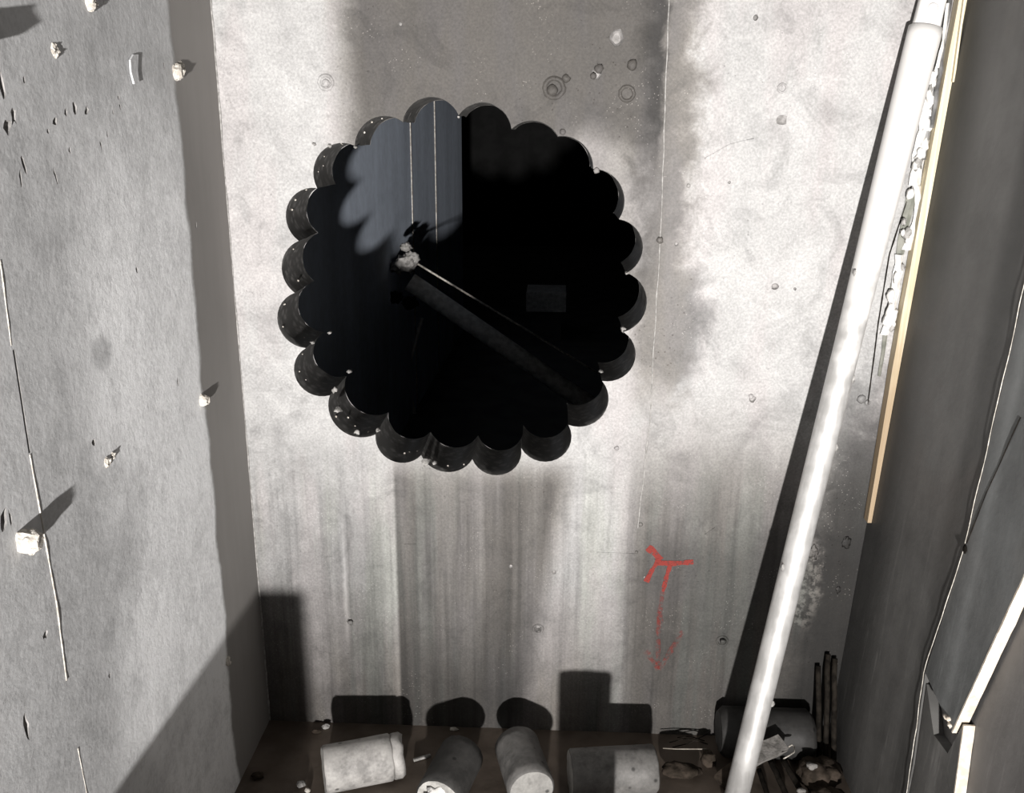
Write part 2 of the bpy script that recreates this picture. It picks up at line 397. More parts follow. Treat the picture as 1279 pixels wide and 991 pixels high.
def ngon(u, v, ru, rv, seed, n=10, ang=0.0, rough=0.25):
    out = []
    for i in range(n):
        t = 2*math.pi*i/n
        k = 1 + rough * (2 * noise.noise(Vector((math.cos(t)*1.3 + seed*5.1, math.sin(t)*1.3, seed))))
        a, b = ru*k*math.cos(t), rv*k*math.sin(t)
        out.append((u + a*math.cos(ang) - b*math.sin(ang), v + a*math.sin(ang) + b*math.cos(ang)))
    return out

# ================================================================== SETTING
TH = 0.15   # wall thickness at the opening
cusp = [(503,152),(573,144),(639,161),(697,170),(741,211),(773,274),(783,341),(779,415),(752,476),(710,531),
        (651,560),(590,574),(526,569),(469,543),(412,494),(382,435),(368,366),(373,301),(396,235),(443,182)]
apex = [(537,121),(607,128),(669,151),(727,179),(775,231),(803,308),(808,375),(790,458),(755,516),(684,577),
        (620,594),(558,590),(497,578),(424,536),(374,481),(348,408),(352,338),(357,266),(403,188),(460,151)]
def w2(p): q = on_back(*p); return (q.x, q.z)
loop = []; cusps = set(); SEG = 14
for i in range(20):
    cusps.add(len(loop)); loop += arc3(w2(cusp[i]), w2(apex[i]), w2(cusp[(i+1) % 20]), SEG)
bm = bmesh.new()
holes = [(loop, [(0.004, 0.998), (0.03, 0.999), (0.055, 0.996), (0.10, 0.998), (TH, 0.995)], False, 1, 0.006, cusps)]
# small round recesses: pixel centre, radius (m), depth
for k, (px, py, r, dep) in enumerate([(771,48,0.014,0.012),(672,786,0.008,0.012),(437,776,0.007,0.008),(902,799,0.011,0.010),(968,358,0.007,0.006),
        (976,150,0.010,0.002),(940,499,0.007,0.005),(944,22,0.005,0.006),(638,708,0.004,0.004),(692,715,0.005,0.004),(745,92,0.010,0.008),
        (911,228,0.003,0.003),(993,361,0.003,0.003),(845,305,0.004,0.004),(500,30,0.004,0.004),(805,722,0.003,0.003)]):
    q = on_back(px, py); pts = ngon(q.x, q.z, r, r, k, 10, 0, 0.22)
    holes.append((pts, [(dep * 0.5, 0.88), (dep, 0.6)], True, 2, 0.0, ()))
holed_face(bm, [(-0.72, -0.06), (0.86, -0.06), (0.86, 2.40), (-0.72, 2.40)], holes, lambda u, v, d: Vector((u, d, v)))
# rear face of the wall
rear_o = [bm.verts.new((x, TH, z)) for x, z in ((-0.9,-0.06),(2.1,-0.06),(2.1,2.4),(-0.9,2.4))]
kk = 0.995; cu = sum(p[0] for p in loop)/len(loop); cv_ = sum(p[1] for p in loop)/len(loop)
rear_i = [bm.verts.new((cu + (u-cu)*kk, TH, cv_ + (v-cv_)*kk)) for u, v in loop]
ed = [bm.edges.new((rear_o[i], rear_o[(i+1)%4])) for i in range(4)] + [bm.edges.new((rear_i[i], rear_i[(i+1)%len(rear_i)])) for i in range(len(rear_i))]
bmesh.ops.triangle_fill(bm, use_beauty=True, edges=ed)
me = bpy.data.meshes.new('wall_back'); bm.to_mesh(me); bm.free()
for m in (M['back'], M['bore'], M['pit']): me.materials.append(m)
wall_back = bpy.data.objects.new('wall_back', me); COL.objects.link(wall_back); tag(wall_back, kind='structure')

# tie stubs, rims and blebs on the back wall
for k, (px, py, ro, ri) in enumerate([(407,103,0.017,0.006),(692,110,0.023,0.010),(783,117,0.017,0.006),(977,110,0.010,0.004),(672,786,0.014,0.0055),(902,801,0.015,0.005)]):
    q = on_back(px, py); bm = bmesh.new(); N = 18
    prof = [(ro, 0.001), (ro*0.86, -0.0035), (ro*0.68, -0.0035), (ro*0.55, 0.0)]
    rg = [[bm.verts.new((q.x + r*math.cos(2*math.pi*i/N)*(1+0.06*math.sin(3*i+k)), yy, q.z + r*math.sin(2*math.pi*i/N))) for i in range(N)] for r, yy in prof]
    for a, b in zip(rg, rg[1:]):
        for i in range(N): bm.faces.new((a[i], a[(i+1)%N], b[(i+1)%N], b[i]))
    link('tie_ring', bm, M['back'], wall_back)
for k, (px, py, r) in enumerate([(790,81,0.010),(407,104,0.008),(690,113,0.011),(748,86,0.009),(741,95,0.006),(707,98,0.008),(438,778,0.006),(903,802,0.007),(860,232,0.004),
        (1076,498,0.009),(1083,503,0.006),(800,655,0.005),(795,690,0.004),(770,560,0.005),(703,165,0.006),(745,213,0.006),(938,495,0.005),(824,300,0.007)]):
    q = on_back(px, py); link('mortar_bleb', lump((q.x, -0.001, q.z), (r, r*0.5, r), k, 0.3), M['back'], wall_back)
# chips of grout left on the cusps of the cored opening
for k, (px, py, dep, r) in enumerate([(414,492,0.04,0.010),(425,478,0.10,0.008),(420,515,0.03,0.012),(445,541,0.02,0.010),(470,541,0.03,0.008),(402,425,0.08,0.007),(386,432,0.04,0.007),
        (783,342,0.02,0.006),(780,414,0.03,0.012),(752,470,0.05,0.007),(531,578,0.02,0.016),(540,584,0.04,0.010),(393,180,0.01,0.006),(412,182,0.01,0.007),(443,184,0.02,0.006),(573,146,0.01,0.005)]):
    q = on_back(px, py); link('grout_chip', lump((q.x, dep - 0.01, q.z), (r*0.6, r*1.3, r*0.5), 40 + k, 0.7), M['wallbit'], wall_back)
# pale pebbles shining in the cored faces
rng = random.Random(3)
for k in range(30):
    i = rng.randrange(11, 20); t = rng.randrange(2, SEG - 2); u, v = loop[i*SEG + t]
    dep = rng.uniform(0.012, 0.08); r = rng.uniform(0.0012, 0.0028)
    link('aggregate_stone', lump((cu + (u-cu)*0.997, dep, cv_ + (v-cv_)*0.997), (r, r, r), k, 0.2, 1), M['mortar'], wall_back)
# casting seam: thin raised fin of cement
def fin(pts, w, h, name, mat, parent, seed=0):
    pts = [Vector(p) for p in pts]; P = []
    for a, b in zip(pts, pts[1:]):
        m = max(2, int((b-a).length / 0.012))
        P += [a.lerp(b, i/m) for i in range(m)]
    P.append(pts[-1])
    rads = [w * (0.65 + 0.7 * abs(noise.noise(p*55 + Vector((seed, 0, 0))))) for p in P]
    Q = [p + Vector((noise.noise(p*18+Vector((9,seed,0))), noise.noise(p*18+Vector((0,seed,5))), 0)) * h for p in P]
    return link(name, tube(Q, rads, 6), mat, parent)
q0, q1, q2, q3 = (on_back(*p) for p in ((836,-20),(826,270),(812,520),(797,660)))
fin([q0, q1, q2, q3], 0.0016, 0.0018, 'casting_seam', M['wallbit'], wall_back, 1)
fin([on_back(262,-15), on_back(301,470), on_back(337,900)], 0.0030, 0.0016, 'corner_fin', M['wallbit'], wall_back, 2)
fin([on_back(745,690), on_back(793,692)], 0.0011, 0.0006, 'scratch_ridge', M['back'], wall_back, 3)
fin([on_back(880,198), on_back(912,180), on_back(942,173)], 0.0012, 0.0006, 'scratch_ridge', M['back'], wall_back, 4)
fin([on_back(880,668), on_back(893,659)], 0.0012, 0.0006, 'scratch_ridge', M['back'], wall_back, 5)
fin([on_back(505,680), on_back(520,680)], 0.0009, 0.0005, 'scratch_ridge', M['back'], wall_back, 6)
# rubbed dirt and mortar crust low in the right corner
rng = random.Random(9)
for k in range(7):
    px = rng.gauss(1052, 16); py = rng.uniform(490, 830); q = on_back(px, py)
    if q.x > xr(q.z) - 0.012: continue
    r = rng.uniform(0.005, 0.016); link('mortar_crust', lump((q.x, -0.001, q.z), (r*0.7, r*0.10, r*1.2), 90+k, 0.5, 3, 2.0), M['back'], wall_back)
# red setting-out mark: cross stroke over a worn arrow pointing down
def stroke(pts, w, name, mat, seed):
    P = [on_back(*p) for p in pts]; bm = bmesh.new(); L = []; dense = []
    for a, b in zip(P, P[1:]):
        m = max(2, int((b-a).length/0.006)); dense += [a.lerp(b, i/m) for i in range(m)]
    dense.append(P[-1])
    for i, p in enumerate(dense):
        d = (dense[min(i+1, len(dense)-1)] - dense[max(i-1, 0)]).normalized(); nrm = Vector((-d.z, 0, d.x))
        hw = w * (0.8 + 0.5 * noise.noise(p*60 + Vector((seed, 0, 0))))
        L.append((bm.verts.new(p + nrm*hw + Vector((0, -0.0006 - 0.0003*seed, 0))), bm.verts.new(p - nrm*hw + Vector((0, -0.0006 - 0.0003*seed, 0)))))
    for a, b in zip(L, L[1:]): bm.faces.new((a[0], a[1], b[1], b[0]))
    return link(name, bm, mat, wall_back)
for i, (pts, w, mt) in enumerate([([(809,684),(817,690),(825,700)], 0.0085, 'red'), ([(824,698),(814,713),(807,727)], 0.006, 'red'), ([(818,703),(840,704),(866,702)], 0.0075, 'red'),
        ([(837,706),(832,722),(828,739)], 0.0055, 'red'), ([(828,739),(823,770),(822,800),(822,830)], 0.006, 'red_faint'), ([(806,812),(814,824),(823,836)], 0.008, 'red_faint'),
        ([(853,788),(838,812),(823,836)], 0.008, 'red_faint'), ([(823,764),(825,780)], 0.008, 'red_faint')]):
    stroke(pts, w, 'red_paint_stroke', M[mt], i)

# ---- left wall
def L2(px, py): q = on_left(px, py); return (q.y, q.z)
holes = []
def lpit(px, py, hw, hh, ang, dep, seed):
    u, v = L2(px, py); holes.append((ngon(u, v, hw*.62, hh*.72, seed, 9, ang, 0.4), [(dep*0.45, 0.8), (dep*0.7, 0.45)], True, 1, 0.0, ()))
for k, (px, py, hw, hh, ang, dep) in enumerate([(3,108,.010,.020,0.1,.006),(17,145,.009,.014,-.2,.006),(9,158,.014,.010,.5,.006),(82,140,.005,.007,0,.006),(93,135,.008,.013,.2,.008),(108,139,.011,.006,.8,.006),
        (69,152,.010,.006,.6,.006),(60,164,.005,.004,0,.004),(30,207,.006,.015,.3,.006),(26,224,.004,.014,-.1,.006),(69,219,.004,.014,.3,.006),(87,188,.005,.006,0,.005),(126,181,.004,.008,0,.005),
        (148,122,.004,.004,0,.004),(150,133,.004,.006,0,.004),(134,168,.003,.006,0,.004),(141,140,.003,.005,0,.004),(171,337,.006,.007,0,.006),(245,281,.004,.009,0,.004),(222,478,.004,.011,0,.005),
        (117,553,.009,.006,.6,.006),(57,793,.011,.006,.7,.006),(33,908,.008,.022,0,.006),(4,652,.010,.020,-.5,.008),(13,648,.004,.016,0,.006),(137,844,.005,.005,0,.003),(30,100,.004,.006,0,.004),(205,82,.003,.009,0,.004)]):
    lpit(px, py, hw, hh, ang, dep, k)
# open groove in the middle of the vertical joint
ga, gb = L2(17, 437), L2(37, 566); gw = 0.0022
holes.append(([(ga[0]-gw, ga[1]), (gb[0]-gw, gb[1]), (gb[0]+gw, gb[1]), (ga[0]+gw, ga[1])], [(0.008, 0.98)], True, 1, 0.0, ()))
bm = bmesh.new()
holed_face(bm, [(-2.6, -0.06), (0.0, -0.06), (0.0, 2.40), (-2.6, 2.40)], holes, lambda u, v, d: Vector((XL - d, u, v)))
me = bpy.data.meshes.new('wall_left'); bm.to_mesh(me); bm.free()
for m in (M['left'], M['pit']): me.materials.append(m)
wall_left = bpy.data.objects.new('wall_left', me); COL.objects.link(wall_left); tag(wall_left, kind='structure')
def lp(px, py): return on_left(px, py)
fin([lp(0,325), lp(14,432)], 0.0012, 0.0005, 'joint_fin', M['mortar'], wall_left, 11)
fin([lp(37,568), lp(70,752), lp(83,850)], 0.0016, 0.0005, 'joint_fin', M['mortar'], wall_left, 12)
fin([lp(97,935), lp(112,1010)], 0.0010, 0.0005, 'joint_fin', M['mortar'], wall_left, 13)
# broken tie stubs standing out of the wall
def stub(px, py, ln, r, seed, mat='mortar'):
    q = lp(px, py); bm = bmesh.new(); rng = random.Random(seed); rings = []
    for j, (h, k) in enumerate([(-0.002, 1.3), (ln*0.3, 1.1), (ln*0.75, 0.95), (ln, 0.72)]):
        rings.append([bm.verts.new((q.x + h*(1+rng.uniform(-.15,.15)), q.y + r*k*math.cos(2*math.pi*i/9)*rng.uniform(.8,1.2), q.z + r*k*1.15*math.sin(2*math.pi*i/9)*rng.uniform(.8,1.2))) for i in range(9)])
    for a, b in zip(rings, rings[1:]):
        for i in range(9): bm.faces.new((a[i], a[(i+1)%9], b[(i+1)%9], b[i]))
    bm.faces.new(rings[-1]); 
    for j in range(4):
        t = j*1.7 + seed; lump((q.x + ln*rng.uniform(.1,.8), q.y + r*0.75*math.cos(t), q.z + r*0.8*math.sin(t)), (r*.45, r*.5, r*.5), seed*9+j, 0.5, 2, 1.8, bm=bm)
    link('tie_stub', bm, M[mat], wall_left, smooth=False)
stub(28, 676, 0.022, 0.0125, 1); stub(252, 500, 0.012, 0.009, 2); stub(219, 90, 0.012, 0.010, 3); stub(-45, 40, 0.026, 0.014, 4)
stub(133, 578, 0.004, 0.006, 5); stub(140, 570, 0.004, 0.004, 15); stub(68, 63, 0.003, 0.007, 6); stub(111, 2, 0.009, 0.009, 7); stub(284, 826, 0.004, 0.008, 8); stub(225, 84, 0.006, 0.008, 16)
# flake of cement skin
bm = bmesh.new(); fp = [lp(*p) for p in ((160,75),(164,68),(170,68),(169,88),(171,103),(165,105),(161,90))]
a = [bm.verts.new(p + Vector((0.001, 0, 0))) for p in fp]; b = [bm.verts.new(p + Vector((0.004, 0, 0))) for p in fp]
bm.faces.new(b)
for i in range(len(a)): bm.faces.new((a[i], a[(i+1) % len(a)], b[(i+1) % len(a)], b[i]))
link('cement_flake', bm, M['left'], wall_left, smooth=False)

# ---- right wall: a backing board with black film-faced plywood sheets, the whole leaning outwards
def slab(poly, t0, t1, name, mat, parent):
    """prism on the leaning right wall; poly in (y, z); t = distance in from the wall plane (towards -x)"""
    bm = bmesh.new()
    a = [bm.verts.new((xr(z) - t0, y, z)) for y, z in poly]; b = [bm.verts.new((xr(z) - t1, y, z)) for y, z in poly]
    bm.faces.new(a); bm.faces.new(b)
    for i in range(len(a)): bm.faces.new((a[i], a[(i+1) % len(a)], b[(i+1) % len(a)], b[i]))
    return link(name, bm, mat, parent, smooth=False)
wall_right = slab([(-2.6, -0.06), (0.0, -0.06), (0.0, 2.4), (-2.6, 2.4)], -0.08, -0.022, 'wall_right', M['backing'], None); tag(wall_right, kind='structure')
slab([(-0.405, -0.02), (-0.001, -0.02), (-0.001, 2.39), (-0.425, 2.39), (-0.430, 1.1), (-0.418, 0.68), (-0.374, 0.42), (-0.398, 0.25)], -0.021, 0.0, 'plywood_panel', M['panel'], wall_right)
up_poly = [(-0.379, 0.428), (-0.420, 0.68), (-0.432, 1.1), (-0.427, 2.39), (-1.07, 2.39), (-0.592, 0.72), (-0.503, 0.398), (-0.47, 0.408), (-0.43, 0.416)]
pu = slab(up_poly, -0.016, 0.003, 'plywood_panel', M['panel_grey'], wall_right)
pl_poly = [(-0.4, 0.25), (-0.380, 0.405), (-0.44, 0.345), (-0.495, 0.350), (-0.52, 0.425), (-0.540, 0.30), (-0.56, -0.02), (-0.407, -0.02)]
pd = slab(pl_poly, -0.021, -0.003, 'plywood_panel', M['panel'], wall_right)
def cut_edge(line, t0, t1, parent, seed):
    bm = bmesh.new(); P = []
    for (y0, z0), (y1, z1) in zip(line, line[1:]):
        m = max(1, int(math.hypot(y1-y0, z1-z0)/0.02)); P += [(y0+(y1-y0)*i/m, z0+(z1-z0)*i/m) for i in range(m)]
    P.append(line[-1]); R = []
    for i, (y, z) in enumerate(P):
        j = 0.0012 * noise.noise(Vector((z*70, seed, 0))); k = 0.0008 * noise.noise(Vector((z*70, seed, 4)))
        R.append([bm.verts.new((xr(z) - tt + k, y + dy, z)) for tt, dy in ((t0, 0.0005), (t0, -0.003 + j), (t1, -0.003 + j), (t1, 0.0005))])
    for a, b in zip(R, R[1:]):
        for i in range(3): bm.faces.new((a[i], a[i+1], b[i+1], b[i]))
    bm.faces.new(R[0]); bm.faces.new(R[-1])
    o = link('sawn_edge', bm, M['edge'], parent, smooth=False); tag(o, label='bright cream sawn edge of the plywood'); return o
cut_edge([(-0.503, 0.398), (-0.592, 0.72), (-1.07, 2.39)], -0.016, 0.0032, pu, 1)
cut_edge([(-0.56, -0.02), (-0.540, 0.30), (-0.52, 0.425)], -0.0212, -0.0028, pd, 2)
def rp(y, z, t=0.0038): return Vector((xr(z) - t, y, z))
jf = fin([rp(-0.429, 1.9), rp(-0.430, 1.11), rp(-0.424, 0.86), rp(-0.419, 0.68), rp(-0.395, 0.54), rp(-0.373, 0.423), rp(-0.392, 0.32), rp(-0.396, 0.26), rp(-0.406, 0.19), rp(-0.404, 0.02)], 0.0008, 0.0014, 'joint_fin', M['mortar'], wall_right, 21)
fin([rp(-0.498, 0.94, 0.0035), rp(-0.45, 0.80, 0.0035), rp(-0.424, 0.70, 0.0035)], 0.0011, 0.001, 'scratch_ridge', M['iron'], wall_right, 22)
link('mortar_bleb', lump(rp(-0.424, 0.69, 0.004), (0.003, 0.006, 0.008), 5, 0.4), M['iron'], wall_right)
for k, (y, z) in enumerate([(-0.495, 0.405), (-0.487, 0.412), (-0.478, 0.408)]):
    link('wood_splinter', lump(rp(y, z, 0.004), (0.004, 0.006, 0.004), 60+k, 0.5), M['edge'], wall_right)

# ---- floor, ceiling and the dark room beyond
def floor_mesh():
    bm = bmesh.new(); nx, ny = 60, 44; x0, x1, y0, y1 = -0.66, 0.76, -1.0, 0.05; G = []
    for j in range(ny + 1):
        row = []
        for i in range(nx + 1):
            x = x0 + (x1-x0)*i/nx; y = y0 + (y1-y0)*j/ny
            row.append(bm.verts.new((x, y, -0.004*abs(noise.noise(Vector((x*9, y*9, 1))) + 0.5*noise.noise(Vector((x*25, y*25, 2)))))))
        G.append(row)
    for j in range(ny):
        for i in range(nx): bm.faces.new((G[j][i], G[j][i+1], G[j+1][i+1], G[j+1][i]))
    a = [bm.verts.new(p) for p in ((-0.66,-2.6,-0.004),(0.76,-2.6,-0.004),(0.76,-1.0,-0.004),(-0.66,-1.0,-0.004))]; bm.faces.new(a)
    return bm
floor = link('floor', floor_mesh(), M['floor']); tag(floor, kind='structure')
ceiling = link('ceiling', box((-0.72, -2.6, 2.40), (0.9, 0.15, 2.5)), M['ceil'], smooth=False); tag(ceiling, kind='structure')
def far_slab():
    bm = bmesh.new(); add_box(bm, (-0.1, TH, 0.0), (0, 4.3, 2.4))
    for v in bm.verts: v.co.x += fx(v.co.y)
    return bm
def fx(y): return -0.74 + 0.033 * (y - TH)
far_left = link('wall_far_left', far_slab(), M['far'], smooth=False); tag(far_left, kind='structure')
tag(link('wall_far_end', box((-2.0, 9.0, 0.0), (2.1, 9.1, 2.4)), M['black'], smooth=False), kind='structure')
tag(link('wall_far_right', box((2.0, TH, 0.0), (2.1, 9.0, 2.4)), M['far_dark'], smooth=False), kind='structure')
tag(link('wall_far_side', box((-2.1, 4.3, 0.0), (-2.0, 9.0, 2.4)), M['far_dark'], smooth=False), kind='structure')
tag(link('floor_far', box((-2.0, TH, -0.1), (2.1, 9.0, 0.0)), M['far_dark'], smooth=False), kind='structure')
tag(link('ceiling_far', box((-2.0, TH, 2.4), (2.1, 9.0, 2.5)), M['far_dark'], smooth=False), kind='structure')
for yy, w in ((2.5, 0.004), (3.2, 0.005)):     # cement fins at the formwork joints of the far wall
    link('joint_fin', box((fx(yy) - 0.004, yy - w, 0.0), (fx(yy) + w, yy + w, 2.4)), M['mortar'], far_left, smooth=False)

# ================================================================== THINGS
# ---- drilled cores on the floor
def core_axis(a, b, r): return on_level(*a, z=r), on_level(*b, z=r)
def make_core(p0, p1, r, name, label, body_mat, end_mat, seed, broken=False, chamfer=0.004):
    root = empty(name, (p0.x*.5 + p1.x*.5, p0.y*.5 + p1.y*.5, 0.0)); tag(root, label, 'concrete core', 'drilled cores')
    ax = (p1 - p0); ln = ax.length; Z = ax.normalized(); X = Z.orthogonal().normalized(); Y = Z.cross(X)
    N = 40
    def ring(bm, t, rr, jit):
        return [bm.verts.new(p0 + Z*(t + jit*noise.noise(Vector((math.cos(2*math.pi*i/N)*2, math.sin(2*math.pi*i/N)*2, seed + t*9)))) + (X*math.cos(2*math.pi*i/N) + Y*math.sin(2*math.pi*i/N)) * (rr - 0.0012*abs(noise.noise(Vector((math.cos(2*math.pi*i/N)*3, math.sin(2*math.pi*i/N)*3, seed + t*50)))))) for i in range(N)]
    def skin(bm, rings, c0, c1):
        for a, b in zip(rings, rings[1:]):
            for i in range(N): bm.faces.new((a[i], a[(i+1)%N], b[(i+1)%N], b[i]))
        if c0: bm.faces.new(rings[0])
        if c1: bm.faces.new(rings[-1])
    end = ln * (0.86 if broken else 1.0)
    bm = bmesh.new()
    prof = [(0.0, r - chamfer), (chamfer, r)] + [(end * k/6, r) for k in range(1, 6)] + [(end - chamfer, r), (end, r - chamfer)]
    skin(bm, [ring(bm, t, rr, 0.002) for t, rr in prof], False, True)
    link('core_body', bm, body_mat, root)
    bm = bmesh.new(); e = ring(bm, -0.0004, r - chamfer, 0.002); c = bm.verts.new(p0 - Z*0.001)
    for i in range(N): bm.faces.new((e[i], e[(i+1)%N], c))
    link('cut_face', bm, end_mat, root, smooth=False)
    if broken:
        bm = bmesh.new(); skin(bm, [ring(bm, t, rr, 0.006) for t, rr in ((end - 0.001, r*0.88), (end + 0.003, r*0.97), (ln*0.95, r*0.97), (ln, r*0.84))], True, True)
        link('broken_end', bm, body_mat, root)
    settle(root); return root
R1 = 0.049
a, b = core_axis((404, 962), (502, 943), R1)
make_core(a, b, R1, 'concrete_core', 'pale drilled concrete core lying nearest the left wall with a broken right end', M['core'], M['core_end'], 1, True)
a, b = core_axis((547, 1000), (577, 942), R1); c2a, c2b = a, b
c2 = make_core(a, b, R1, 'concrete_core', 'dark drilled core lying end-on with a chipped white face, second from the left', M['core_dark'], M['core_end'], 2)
a, b = core_axis((664, 988), (645, 930), R1)
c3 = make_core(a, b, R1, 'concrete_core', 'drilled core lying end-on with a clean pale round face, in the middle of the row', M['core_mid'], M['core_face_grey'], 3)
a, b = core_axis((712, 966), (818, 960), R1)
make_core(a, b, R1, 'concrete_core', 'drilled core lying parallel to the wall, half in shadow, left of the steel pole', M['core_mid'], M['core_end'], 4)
p5a, p5b = Vector((0.392, -0.058, 0.055)), Vector((0.597, -0.058, 0.055))
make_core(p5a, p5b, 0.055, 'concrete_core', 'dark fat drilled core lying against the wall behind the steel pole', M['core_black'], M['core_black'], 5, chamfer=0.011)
make_core(Vector((0.090, -0.55, 0.205)), Vector((0.090, -0.55, 0.0)), 0.054, 'concrete_core', 'drilled core standing upright in front of the row of lying cores', M['core'], M['core_end'], 6)
fc = Vector((c2a.x, c2a.y, c2a.z)); dr = (c2a - c2b).normalized()     # white mortar left on the second core's face
pt = link('mortar_patch', lump(fc + dr*0.002 + Vector((0, 0, 0.010)), (0.027, 0.006, 0.022), 77, 0.5, 3), M['foam'], c2); settle(c2)
# ---- unseen box of boards by the left wall, added to cast the lower left shadow
blocker = empty('shadow_blocker', (-0.53, -1.34, 0)); tag(blocker, 'low unseen box added by the left wall to cast the lower-left shadow', 'blocker')
for k in range(5):
    for yy in (-1.48, -1.216):
        link('blocker_board', box((-0.640, yy - 0.009, 0.002 + k*0.078), (-0.380, yy + 0.009, 0.080 + k*0.078)), M['wood'], blocker, smooth=False)
    for xx in (-0.628, -0.392):
        link('blocker_board', box((xx - 0.009, -1.469, 0.004 + k*0.078), (xx + 0.009, -1.227, 0.080 + k*0.078), 0.002), M['wood'], blocker, smooth=False)
link('blocker_lid', box((-0.640, -1.489, 0.392), (-0.380, -1.207, 0.400)), M['wood'], blocker, smooth=False)
settle(blocker)

# ---- steel pole leaning on the wall
foot = on_back(917, 1006, -0.225); top = on_back(1146, 76, -0.036)
pole = empty('steel_pole', (foot.x, foot.y, 0)); tag(pole, 'long galvanised steel pole with a flattened top leaning in the right corner', 'pole')
ax = (top - foot).normalized(); PR = 0.0245
f0 = foot - ax * 0.0
side = Vector((1, 0, -0.16)).normalized(); fw = ax.cross(side).normalized(); LT = (top - f0).length
def sq(v, e): return math.copysign(abs(v)**e, v)
def loft(name, secs):
    bm = bmesh.new(); rings = []
    for t, hw, hd, e in secs:
        c = f0 + ax*t
        rings.append([bm.verts.new(c + side*hw*sq(math.cos(2*math.pi*i/32), e) + fw*hd*sq(math.sin(2*math.pi*i/32), e)) for i in range(32)])
    for a, b in zip(rings, rings[1:]):
        for i in range(32): bm.faces.new((a[i], a[(i+1)%32], b[(i+1)%32], b[i]))
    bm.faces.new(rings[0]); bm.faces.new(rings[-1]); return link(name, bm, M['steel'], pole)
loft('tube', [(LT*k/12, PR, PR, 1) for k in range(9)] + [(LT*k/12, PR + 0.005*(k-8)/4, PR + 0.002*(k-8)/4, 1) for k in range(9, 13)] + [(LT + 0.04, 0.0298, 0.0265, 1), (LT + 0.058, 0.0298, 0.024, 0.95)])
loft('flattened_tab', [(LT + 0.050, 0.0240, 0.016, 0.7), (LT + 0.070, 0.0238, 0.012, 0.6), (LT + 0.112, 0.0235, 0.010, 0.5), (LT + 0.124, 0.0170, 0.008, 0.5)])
nrm = fw if fw.y < 0 else -fw; bc = f0 + ax*(LT + 0.088)
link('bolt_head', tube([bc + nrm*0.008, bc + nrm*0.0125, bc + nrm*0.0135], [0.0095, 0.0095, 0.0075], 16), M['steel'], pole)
for k, (t, s) in enumerate([(0.16, 0.9), (0.35, -0.9), (0.52, 0.95), (0.61, 0.9), (0.74, -0.9)]):
    c = f0 + (top-f0)*t + side*PR*s + nrm*PR*math.sqrt(max(0, 1-s*s))*0.97
    link('mortar_splash', lump(c, (0.004, 0.003, 0.008), 200+k, 0.5), M['wallbit'], pole)
settle(pole)

# ---- timber strip standing in the corner between concrete and plywood
batten = empty('timber_strip', (xr(0.6) - 0.01, -0.014, 0.56)); tag(batten, 'narrow pale timber strip wedged upright in the corner beside the plywood', 'timber strip')
bm = bmesh.new(); R = []
zs_ = [0.555, 0.585, 0.60, 0.66, 0.70] + [0.74 + 0.05*i for i in range(20)]
for i, z in enumerate(zs_):
    w = min(0.0145, 0.008 + (z - 0.55)*0.018) + 0.0018*noise.noise(Vector((z*23, 3, 0))); xo = xr(z) - 0.0005
    R.append([bm.verts.new(p) for p in ((xo, -0.003, z), (xo, -0.026, z), (xo - w, -0.026, z), (xo - w, -0.003, z))])
for a, b in zip(R, R[1:]):
    for i in range(4): bm.faces.new((a[i], a[(i+1)%4], b[(i+1)%4], b[i]))
bm.faces.new(R[0]); bm.faces.new(R[-1]); link('strip_body', bm, M['wood'], batten, smooth=False)
for k, (z, dz) in enumerate([(1.50, 0.07)]):
    link('splinter', box((xr(z) - 0.006, -0.034, z - dz), (xr(z) - 0.002, -0.027, z + dz), 0.0015), M['wood'], batten, smooth=False)
settle(batten)

# ---- torn metal strip and white filler between pole and timber strip
ms = empty('metal_strip', (0.70, -0.02, 1.2)); tag(ms, 'torn dull grey sheet-metal strip between the pole top and the timber strip', 'metal strip')
def px_strip(pxs, y, w0, w1, name, mat, parent, seed, th=0.004):
    bm = bmesh.new(); P = []
    for a, b in zip(pxs, pxs[1:]):
        for i in range(6): P.append((a[0]+(b[0]-a[0])*i/6, a[1]+(b[1]-a[1])*i/6))
    P.append(pxs[-1]); R = []
    for i, p in enumerate(P):
        q = on_back(*p, y=y); k = i/(len(P)-1); w = (w0 + (w1-w0)*k) * (1 + 0.5*noise.noise(Vector((q.z*45, seed, 0))))
        dx = 0.003*noise.noise(Vector((q.z*30, seed, 3)))
        R.append([bm.verts.new(v) for v in ((q.x - w + dx, y, q.z), (q.x + dx, y - th, q.z), (q.x + w + dx, y, q.z), (q.x + dx, y + th*0.5, q.z))])
    for a, b in zip(R, R[1:]):
        for i in range(4): bm.faces.new((a[i], a[(i+1)%4], b[(i+1)%4], b[i]))
    bm.faces.new(R[0]); bm.faces.new(R[-1]); return link(name, bm, mat, parent, smooth=False)
px_strip([(1181,-8),(1173,60),(1161,150),(1153,200)], -0.012, 0.005, 0.005, 'strip_flange', M['sheet'], ms, 1)
px_strip([(1188,-5),(1180,40),(1172,110),(1163,160)], -0.020, 0.0035, 0.004, 'strip_flange', M['sheet'], ms, 2)
px_strip([(1184,4),(1177,60),(1170,85)], -0.026, 0.003, 0.003, 'folded_lip', M['foam'], ms, 3)
settle(ms)
fl = empty('filler_strip', (0.69, -0.02, 0.95)); tag(fl, 'white hardened filler clinging in lumps between the pole and the timber strip', 'filler')
rng = random.Random(5)
